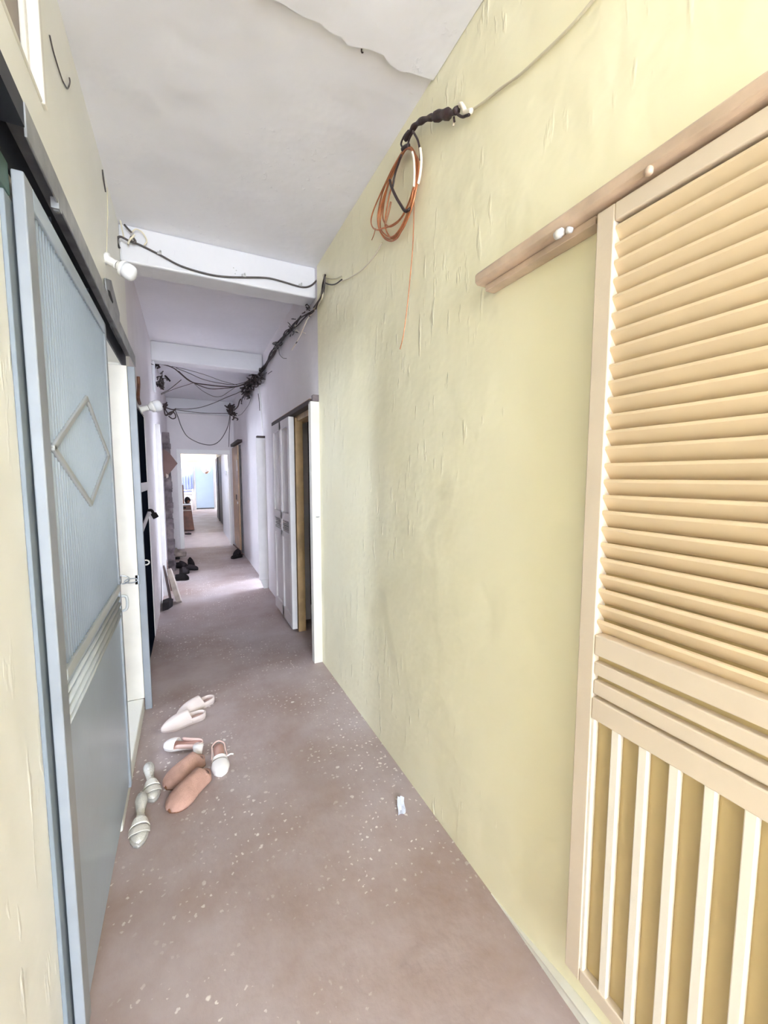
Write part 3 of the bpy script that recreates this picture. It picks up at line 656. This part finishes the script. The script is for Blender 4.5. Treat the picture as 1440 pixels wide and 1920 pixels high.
clumpy(433, 766, 2.5, 3, 30, 7.2, .012).build('wire_knot', 'dustcable', t, True); clumpy(438, 778, 1.5, 3, 12, 7.2, .009).build('wire_knot', 'dustcable', t, True)
mb = MB(); mb.tube([ony(u, v, 7.2) for u, v in ((438, 770), (446, 762), (449, 752), (452, 748))], .01, 6); mb.tube([ony(u, v, 7.2) for u, v in ((421, 760), (427, 764), (432, 768))], .01, 6)
mb.tube([ony(u, v, 7.2) for u, v in ((432, 780), (430, 810), (429, 838))], .005, 5); mb.build('lead', 'dustcable', t, True)
t = thing('wire_tangle', ony(298, 705, 5.55), 'dusty black wire tangle hanging from the second beam by the wall', 'wire tangle')
clumpy(292, 684, 3, 5, 24, 5.64, .010).build('wire_knot', 'dustcable', t, True); clumpy(300, 716, 6, 8, 20, 5.64, .006).build('wire_knot', 'cable', t, True); clumpy(301, 724, 3, 3, 12, 5.64, .008).build('wire_knot', 'tape', t, True)
MB().tube([ony(u, v, 5.58) for u, v in ((309, 704), (314, 709), (319, 715))], .011, 6).build('plug_stub', 'shoeblack', t, True)
MB().tube([ony(u, v, 5.6) for u, v in ((302, 706), (306, 714), (305, 724), (302, 730))], .006, 6).build('lead', 'tape', t, True)
wire('wall_wire', [ony(u, v, 5.325) for u, v in ((278, 680), (283, 682), (288, 684))], .004, 'cable', 'short thin wire stub on the end of the second beam')
t = thing('wire_tangle', ony(318, 770, 6.3), 'reddish brown wire tangle on the wall past the second bulb', 'wire tangle')
for L in ([(307,762),(309,775),(312,779),(320,774),(329,768)], [(307,762),(316,766),(324,768),(330,767)], [(312,778),(322,772),(328,776),(329,783),(323,785),(316,780)], [(306,758),(310,768),(318,778),(326,771)]):
    MB().tube([ony(u, v, 6.3) for u, v in L], .008, 6).build('lead', 'dustcable', t, True)
clumpy(308, 762, 1.5, 2, 8, 6.3, .01).build('wire_knot', 'tape', t, True)
wire('wall_wire', [onx(u, v, -.305) for u, v in ((259, 706), (260, 722), (259, 745), (262, 757))], .012, 'brown', 'reddish brown wire stub above the dark doorway lintel')

# ------------------------------------------------------------------ footwear
def foot_w(s, L, wmax):
    # half width along the sole, 0 heel .. 1 toe
    k = [(0, .0), (.02, .32), (.08, .62), (.2, .74), (.4, .70), (.55, .80), (.7, 1.0), (.8, .98), (.9, .78), (.96, .5), (1, .0)]
    for (a, x), (b, y) in zip(k, k[1:]):
        if a <= s <= b: return wmax * (x + (y - x) * (s - a) / (b - a))
    return 0
def pointy(s, L, wmax):
    k = [(0, .0), (.02, .35), (.08, .66), (.2, .78), (.4, .78), (.6, .95), (.72, 1.0), (.84, .82), (.93, .48), (.98, .22), (1, .0)]
    for (a, x), (b, y) in zip(k, k[1:]):
        if a <= s <= b: return wmax * (x + (y - x) * (s - a) / (b - a))
    return 0
SS = [0, .02, .05, .1, .16, .24, .32, .4, .48, .56, .64, .72, .79, .85, .9, .94, .97, .99, 1]
def sole(L, w, th, lift=0, z=0, fn=foot_w):
    mb = MB(); pts = []
    for s in SS: pts.append((fn(s, L, w), s * L))
    outl = pts + [(-x, y) for x, y in reversed(pts[1:-1])]
    def zz(y): return z + lift * max(0, 1 - y / (L * .65)) ** 1.2
    n = len(outl)
    vs = [(x, y, zz(y) if lift else z) for x, y in outl] + [(x, y, zz(y) + th) for x, y in outl]
    # cross strips instead of one n-gon
    mb.add(vs, [(i, (i+1) % n, n + (i+1) % n, n + i) for i in range(n)])
    k = len(pts)
    idx = lambda i, side, top: (i if side > 0 or i in (0, k-1) else n - i) + (n if top else 0)
    for i in range(k-1):
        for top in (0, 1):
            q = [idx(i, 1, top), idx(i+1, 1, top), idx(i+1, -1, top), idx(i, -1, top)]
            q = list(dict.fromkeys(q))
            if len(q) >= 3: mb.f.append(tuple(q))
    return mb
def upper(L, w, s0, hgt, z, fn=foot_w, vamp=.0, inset=0.0):
    """dome over the toes from s0 to the tip"""
    mb = MB(); ss = [s0 + (1 - s0) * q for q in (0, .08, .18, .3, .42, .55, .67, .78, .87, .94, .985)]; m = 12; rows = []
    for i, s in enumerate(ss):
        hw = fn(s, L, w) * (1 - inset) + .001; q = (s - s0) / (1 - s0); hh = hgt * (1 - q ** 2.2) ** .75 + .008
        row = []
        for j in range(m + 1):
            a = math.pi * j / m; back = vamp * (1 - math.sin(a)) if i == 0 else vamp * (1 - math.sin(a)) * (1 - q) ** 2
            row.append((hw * math.cos(a), s * L - back, z + hh * math.sin(a) ** .8))
        rows.append(row)
    vs = [p for r in rows for p in r]
    fs = [(i*(m+1)+j, i*(m+1)+j+1, (i+1)*(m+1)+j+1, (i+1)*(m+1)+j) for i in range(len(rows)-1) for j in range(m)]
    return mb.add(vs, fs)
def collar(L, w, s0, hgt, z, fn=foot_w):
    """low padded wall round the heel"""
    ss = [s0 * q for q in (1, .8, .6, .42, .26, .14, .06, .02)]
    pts = [(fn(s, L, w), s * L) for s in ss] + [(0, 0)] + [(-fn(s, L, w), s * L) for s in reversed(ss)]
    mb = MB(); n = len(pts); vs = [(x, y, z) for x, y in pts] + [(x * .97, y + .001, z + hgt) for x, y in pts]
    return mb.add(vs, [(i, i+1, n+i+1, n+i) for i in range(n-1)])
def band(L, w, s0, s1, hgt, z, fn=foot_w):
    mb = MB(); m = 12; rows = []
    for q in (0, .33, .66, 1):
        s = s0 + (s1 - s0) * q; hw = fn(s, L, w) + .003
        rows.append([(hw * math.cos(math.pi*j/m), s * L, z + (hgt - .012 * q) * math.sin(math.pi*j/m) ** .85) for j in range(m+1)])
    return mb.add([p for r in rows for p in r], [(i*(m+1)+j, i*(m+1)+j+1, (i+1)*(m+1)+j+1, (i+1)*(m+1)+j) for i in range(3) for j in range(m)])
def place(name, heel, toe, label, group):
    h, t_ = Vector(heel), Vector(toe); d = t_ - h
    return thing(name, (h.x, h.y, 0.0), label, 'shoe', math.atan2(-d.x, d.y), group), math.hypot(d.x, d.y)
def bl(mb, name, m, t, th=0, sm=True, lv=1):
    mods = ([subd(lv)] if lv else []) + ([solid(th)] if th else [])
    return mb.build(name, m, t, sm, 0, True, mods)
# blush-white slip-ons
for heel, toe, lab in (((.045, 2.575), (-.19, 2.52), 'blush white closed toe slipper nearer of its pair'), ((.10, 2.745), (-.115, 2.62), 'blush white closed toe slipper behind its twin')):
    t, L = place('slip_on_shoe', heel, toe, lab, 'blush white slippers on the floor')
    bl(sole(L, .044, .012, fn=pointy), 'sole', 'pinkwhite', t, lv=0)
    bl(sole(L*.96, .040, .003, z=.0125, fn=pointy), 'insole', 'pinktrim', t, lv=0)
    bl(upper(L, .045, .40, .062, .008, pointy, .02), 'upper', 'pinkwhite', t, .004)
    bl(collar(L, .045, .52, .030, .008, pointy), 'heel_rim', 'pinkwhite', t, .005)
# white sandals with pink insoles
t, L = place('toe_cap_sandal', (.094, 2.25), (.094, 2.0), 'white toed sandal with pink insole and strap', 'white and pink sandals')
bl(sole(L, .040, .012), 'sole', 'whiteleather', t, lv=0); bl(sole(L*.95, .036, .003, z=.0125), 'insole', 'pinksole', t, lv=0)
bl(upper(L, .040, .64, .02, .010, foot_w), 'toe_cap', 'whiteleather', t, .003)
bl(band(L, .041, .50, .56, .030, .008), 'strap', 'whiteleather', t, .004)
bl(MB().tube([(-.037, L*.52, .02), (-.032, L*.28, .022), (-.029, L*.1, .026), (0, L*.0, .03), (.029, L*.1, .026), (.032, L*.28, .022), (.037, L*.52, .02)], .0035, 7), 'heel_strap', 'pinktrim', t, lv=0)
bl(MB().tube([(-.036, L*.53, .02), (-.052, L*.52, .024), (-.066, L*.51, .018)], .004, 7), 'strap_end', 'whiteleather', t, lv=0)
t, L = place('toe_cap_sandal', (.02, 2.235), (-.165, 2.335), 'white sandal turned on its side with its block heel showing', 'white and pink sandals')
bl(sole(L, .036, .012, .018, .02), 'sole', 'whiteleather', t, lv=0); bl(sole(L*.94, .033, .003, .018, .0325), 'insole', 'pinksole', t, lv=0)
bl(upper(L, .037, .66, .03, .03), 'toe_cap', 'whiteleather', t, .003)
bl(collar(L, .038, .62, .022, .036), 'side_wall', 'pinktrim', t, .004)
mb = MB(); mb.lathe([(0, .019), (.02, .021), (.05, .026), (.058, .024)], (-.03, .012, .0), (.1, 0, 1), 10); bl(mb, 'block_heel', 'whiteleather', t, lv=0)
# rose-brown plush scuffs
for heel, toe, lab, m1 in (((.036, 2.035), (-.125, 1.87), 'rose tan plush slipper nearer of its pair', 'rosebrown'), ((.015, 2.155), (-.145, 2.025), 'rose tan plush slipper tucked behind its twin', 'rosebrown')):
    t, L = place('plush_slipper', heel, toe, lab, 'rose tan plush slippers')
    bl(sole(L, .052, .016), 'sole', 'brownin', t, lv=0)
    bl(upper(L, .055, .22, .062, .008, foot_w, .03), 'upper', m1, t, .01)
    bl(collar(L, .053, .4, .028, .01), 'heel_rim', m1, t, .010)
# glittery clear heeled mules
def waisted(s_, L, wmax):
    k = [(0, .0), (.02, .42), (.08, .66), (.16, .70), (.28, .50), (.4, .42), (.52, .66), (.66, .98), (.76, 1.0), (.86, .86), (.94, .55), (.98, .28), (1, .0)]
    for (a, x), (b, y) in zip(k, k[1:]):
        if a <= s_ <= b: return wmax * (x + (y - x) * (s_ - a) / (b - a))
    return 0
for heel, toe, lab in (((-.236, 1.985), (-.228, 1.735), 'clear and silver heeled mule close to the metal door'), ((-.226, 2.19), (-.190, 1.965), 'clear and silver heeled mule behind its twin')):
    t, L = place('clear_mule', heel, toe, lab, 'clear and silver mules')
    bl(sole(L, .035, .012, .04, .0, waisted), 'sole', 'clear', t, lv=0)
    bl(sole(L*.96, .031, .002, .04, .0125, waisted), 'insole', 'silver', t, lv=0)
    bl(band(L, .035, .54, .66, .040, .010, waisted), 'vamp_band', 'silver', t, .003)
    bl(band(L, .035, .68, .78, .026, .010, waisted), 'toe_strap', 'clear', t, .003)
    mb = MB(); mb.lathe([(0, .010), (.02, .010), (.04, .020)], (0, .03, 0), (0, 0, 1), 10); bl(mb, 'heel_block', 'clear', t, lv=0)
# far shoes
def dark_shoe(heel, toe, lab, m, grp, hgt=.075, s0=.35):
    t, L = place('dark_shoe', heel, toe, lab, grp)
    bl(sole(L, .046, .022), 'sole', 'shoeblack', t, lv=0); bl(upper(L, .046, s0, hgt, .018), 'upper', m, t, .005); bl(collar(L, .045, .5, hgt * .75, .018), 'heel_counter', m, t, .006)
G = 'dark shoes left along the wall'
dark_shoe((-.10, 6.92), (.10, 6.84), 'charcoal shoe lying crosswise at the front of the dark shoe pile', 'shoegrey', G, .06)
dark_shoe((-.21, 7.15), (-.05, 7.02), 'charcoal shoe tucked at the back of the dark shoe pile', 'shoegrey', G, .09)
dark_shoe((-.02, 7.25), (.02, 7.02), 'black high shoe standing in the dark shoe pile', 'shoeblack', G, .12, .25)
dark_shoe((-.15, 6.74), (-.04, 6.62), 'charcoal shoe close to the wall in the dark shoe pile', 'shoegrey', G, .07)
dark_shoe((-.205, 6.26), (-.03, 6.24), 'black shoe lying alone beside the leaning planks', 'shoeblack', G, .085, .3)
G = 'dark shoes by the tan door'
dark_shoe((.84, 7.60), (.64, 7.50), 'black flat shoe pointing out from the tan door', 'shoeblack', G, .05)
dark_shoe((.82, 7.78), (.70, 7.62), 'charcoal shoe propped behind the black flat shoe by the tan door', 'shoegrey', G, .11)
t = thing('leaning_stick', (.79, 7.9, 0), 'short brown stick propped against the tan door behind the shoes', 'stick')
MB().tube([(.87, 7.70, .02), (.80, 7.95, .10), (.74, 8.1, .16)], .012, 7).build('stick_body', 'card', t, True)
dark_shoe((-.10, 11.2), (.03, 11.1), 'dark flat sandal on the bright floor beyond the end doorway', 'shoegrey', None, .02, .5)
t = thing('crumpled_rag', (-.2, 8.3, 0), 'crumpled tan cloth heaped at the foot of the end door frame', 'cloth')
mb = MB(); vs = []; nn = 14
for i in range(nn):
    for j in range(nn):
        u, v = i/(nn-1)*2-1, j/(nn-1)*2-1; r = max(0, 1 - u*u*.8 - v*v*.9)
        vs.append((-.2 + u*.13, 8.35 + v*.25, .004 + .2 * r * (.6 + .4 * math.sin(5*u + 3) * math.cos(4*v)) * (.55 - .45*u)))
mb.add(vs, [(i*nn+j, (i+1)*nn+j, (i+1)*nn+j+1, i*nn+j+1) for i in range(nn-1) for j in range(nn-1)]); mb.build('cloth_heap', 'plank', t, True, mods=[solid(.004, 1)])
t = thing('dark_sandal_edge', (-.22, 7.95, 0), 'dark flat offcut lying in front of the crumpled tan cloth', 'offcut')
bx(-.31, -.17, 7.86, 7.92, .001, .03).build('offcut_body', 'shoegrey', t, bevel=.006)

# paper scrap
t = thing('paper_scrap', (.79, 1.46, 0), 'crumpled pale blue paper scrap near the yellow wall', 'paper')
mb = MB(); c4 = [onz(u, v, .004) for u, v in ((746, 1499), (757, 1500), (761, 1526), (746, 1529))]
vs = []; k = 5
for i in range(k):
    for j in range(k):
        a, b = i/(k-1), j/(k-1); p = (c4[0]*(1-a) + c4[1]*a)*(1-b) + (c4[3]*(1-a) + c4[2]*a)*b
        vs.append(p + Vector((random.uniform(-.002, .002), random.uniform(-.002, .002), random.uniform(.0, .006) + .012*(1-b)*(1-b))))
mb.add(vs, [(i*k+j, (i+1)*k+j, (i+1)*k+j+1, i*k+j+1) for i in range(k-1) for j in range(k-1)]); mb.build('paper_sheet', 'paper', t, mods=[solid(.001, 1)])

# ------------------------------------------------------------------ far passage contents
pc = MB(); pc.box(-.62, 1.3, 9.45, 18.95, 2.9, 3.0)  # unseen roof added to cut the sky light, gaps left at both ends
struct(pc.build('added_passage_roof', 'ceil'), 'unseen roof slab added to dim the middle of the far passage', 'ceiling')
pf = MB(); pf.box(-.42, .80, YE - .02, 11.3, -.01, .004)
struct(pf.build('floor_passage', 'pinkfloor'), 'paler pinkish floor just beyond the end doorway', 'floor')
t = thing('panel_door', (.68, 19.27, 0), 'sky blue door at the far end of the passage', 'door')
bx(.31, 1.02, 19.22, 19.27, .08, 2.02).build('door_leaf', 'skyblue', t, bevel=.01)
bx(1.02, 1.12, 19.21, 19.278, 0, 2.05).build('jamb', 'white', t); bx(.24, .31, 19.21, 19.278, 0, 2.05).build('jamb', 'white', t)
bx(.31, 1.02, 19.24, 19.278, .03, .08).build('threshold_gap', 'darkdoor', t)
bx(.30, 1.03, 19.14, 19.22, 0, .03).build('threshold', 'white', t)
t = thing('round_hat', (.72, 19.2, 1.72), 'round white hat like ornament with rusty underside on the blue door', 'ornament')
hd = MB().lathe([(0, .19), (.012, .19), (.02, .12), (.06, .10), (.075, .05), (.078, .004)], (.74, 19.215, 1.75), (0, -1, 0), 26).build('hat_disc', 'straw', t, True)
mb = MB(); mb.prism([(.70, 19.19, 1.60), (.80, 19.19, 1.66), (.86, 19.19, 1.68), (.80, 19.19, 1.58), (.74, 19.19, 1.55)], (0, .015, 0)); mb.build('rusty_fringe', 'rust', hd)
t = thing('hanging_cloth', (.0, 19.2, 1.5), 'periwinkle blue cloth hanging beside the far blue door', 'curtain')
mb = MB(); vs = []; n = 40
for i in range(n+1):
    x = -.38 + .60 * i / n; vs += [(x, 19.2 + .025*math.sin(i*.9), .78), (x, 19.2 + .02*math.sin(i*.9), 2.0)]
mb.add(vs, [(2*i, 2*i+2, 2*i+3, 2*i+1) for i in range(n)]); mb.build('cloth', 'peri', t, True, mods=[solid(.004)])
t = thing('low_railing', (.0, 18.9, 0), 'white low metal railing below the periwinkle cloth', 'railing')
for zz in (.45, .68, .86): MB().tube([(-.35, 18.9, zz), (.20, 18.9, zz)], .022, 8, False).build('bar', 'white', t, True)
for xx in (-.33, .18): MB().tube([(xx, 18.9, 0), (xx, 18.9, .9)], .025, 8, False).build('post', 'white', t, True)
t = thing('wooden_cabinet', (.0, 12.2, 0), 'red brown wooden cabinet with white top beyond the end doorway', 'cabinet')
mb = MB(); mb.prism([(-.40, 11.9, .02), (.12, 11.9, .02), (.06, 11.9, .68), (-.40, 11.9, .68)], (0, .55, 0)); mb.build('body', 'brown', t, bevel=.008)
bx(-.40, .06, 11.86, 12.5, .69, .72).build('top', 'white', t, bevel=.004); bx(-.40, .075, 11.875, 11.9, .54, .56).build('rail', 'plank', t)
bx(-.2, -.06, 11.885, 11.9, .60, .64).build('drawer_slot', 'shoeblack', t)
t = thing('wooden_box', (-.18, 12.1, .72), 'tall red brown wooden box standing on the white cabinet top', 'box')
bx(-.32, -.10, 12.0, 12.3, .72, 1.22).build('box_body', 'brown', t, bevel=.006)
t = thing('dark_bag', (.0, 12.1, .72), 'dark lumpy bag lying on the white cabinet top', 'bag')
bb = MB().lathe([(0, .02), (.02, .07), (.06, .095), (.11, .08), (.14, .04), (.15, .01)], (-.092, 12.15, .815), (1, 0, -.1), 14).build('bag_body', 'shoegrey', t, True)
MB().lathe([(0, .02), (.02, .045), (.05, .04), (.07, .015)], (-.03, 12.06, .77), (1, 0, 0), 12).build('bag_pocket', 'brown', bb, True)
t = thing('passage_door', (.9, 13, 0), 'charcoal brown door along the far passage wall', 'door')
bx(.895, .93, 11.36, 15.3, .02, 2.05).build('door_leaf', 'darkdoor', t, bevel=.006)
bx(.87, .896, 12.3, 12.36, .02, 2.05).build('stile', 'moulding', t); bx(.88, .896, 13.9, 14.0, .02, 2.05).build('stile', 'shoegrey', t)
t = thing('wall_switch', onx(424, 887, .79), 'small grey fitting on the bright wall beyond the end doorway', 'switch')
p = Vector(t.location); bx(.782, .80, p.y - .12, p.y + .12, p.z - .05, p.z + .05).build('plate', 'clip', t, bevel=.004)

# ------------------------------------------------------------------ light
SUN, SKY = 14.0, 11.0
w = bpy.data.worlds.new('sky'); sc.world = w; w.use_nodes = True
bg = w.node_tree.nodes['Background']; bg.inputs['Color'].default_value = (.82, .92, 1.08, 1); bg.inputs['Strength'].default_value = SKY
# portals only guide the sampling of the sky through the open end and added openings
def portal(loc, rot, sx, sy):
    l = bpy.data.lights.new('sky_portal', 'AREA'); l.shape = 'RECTANGLE'; l.size = sx; l.size_y = sy; l.cycles.is_portal = True
    o = bpy.data.objects.new('sky_portal', l); col.objects.link(o); o.location = loc; o.rotation_euler = rot
portal(((XL + XR)/2, Y0, ZC/2), (math.radians(90), 0, 0), 1.25, 2.96)
Q = math.radians(90)
portal((-2.49, 2.15, 1.875), (Q, 0, -Q), .5, .75)
portal((-2.09, 6.175, 1.5), (Q, 0, -Q), .5, 1.0)
portal((2.29, 5.875, 1.55), (Q, 0, Q), .75, 1.3)
portal((.2, 9.32, 3.02), (0, 0, 0), 1.5, .25)
portal((.2, 19.12, 3.02), (0, 0, 0), 1.5, .35)
sl = bpy.data.lights.new('sun', 'SUN'); sl.energy = SUN; sl.angle = math.radians(2); sl.color = (1, .97, .92)
so = bpy.data.objects.new('sun', sl); col.objects.link(so)
so.rotation_euler = Vector((-.38, -.12, -.9)).to_track_quat('-Z', 'Y').to_euler()

vs = sc.view_settings
sc.display_settings.display_device = 'sRGB'
vs.view_transform = 'Standard'; vs.look = 'None'; vs.gamma = 1; vs.use_curve_mapping = False; vs.exposure = 1.78
sc.cycles.max_bounces = 12; sc.cycles.diffuse_bounces = 8; sc.cycles.use_denoising = True
sc.cycles.sample_clamp_indirect = 8
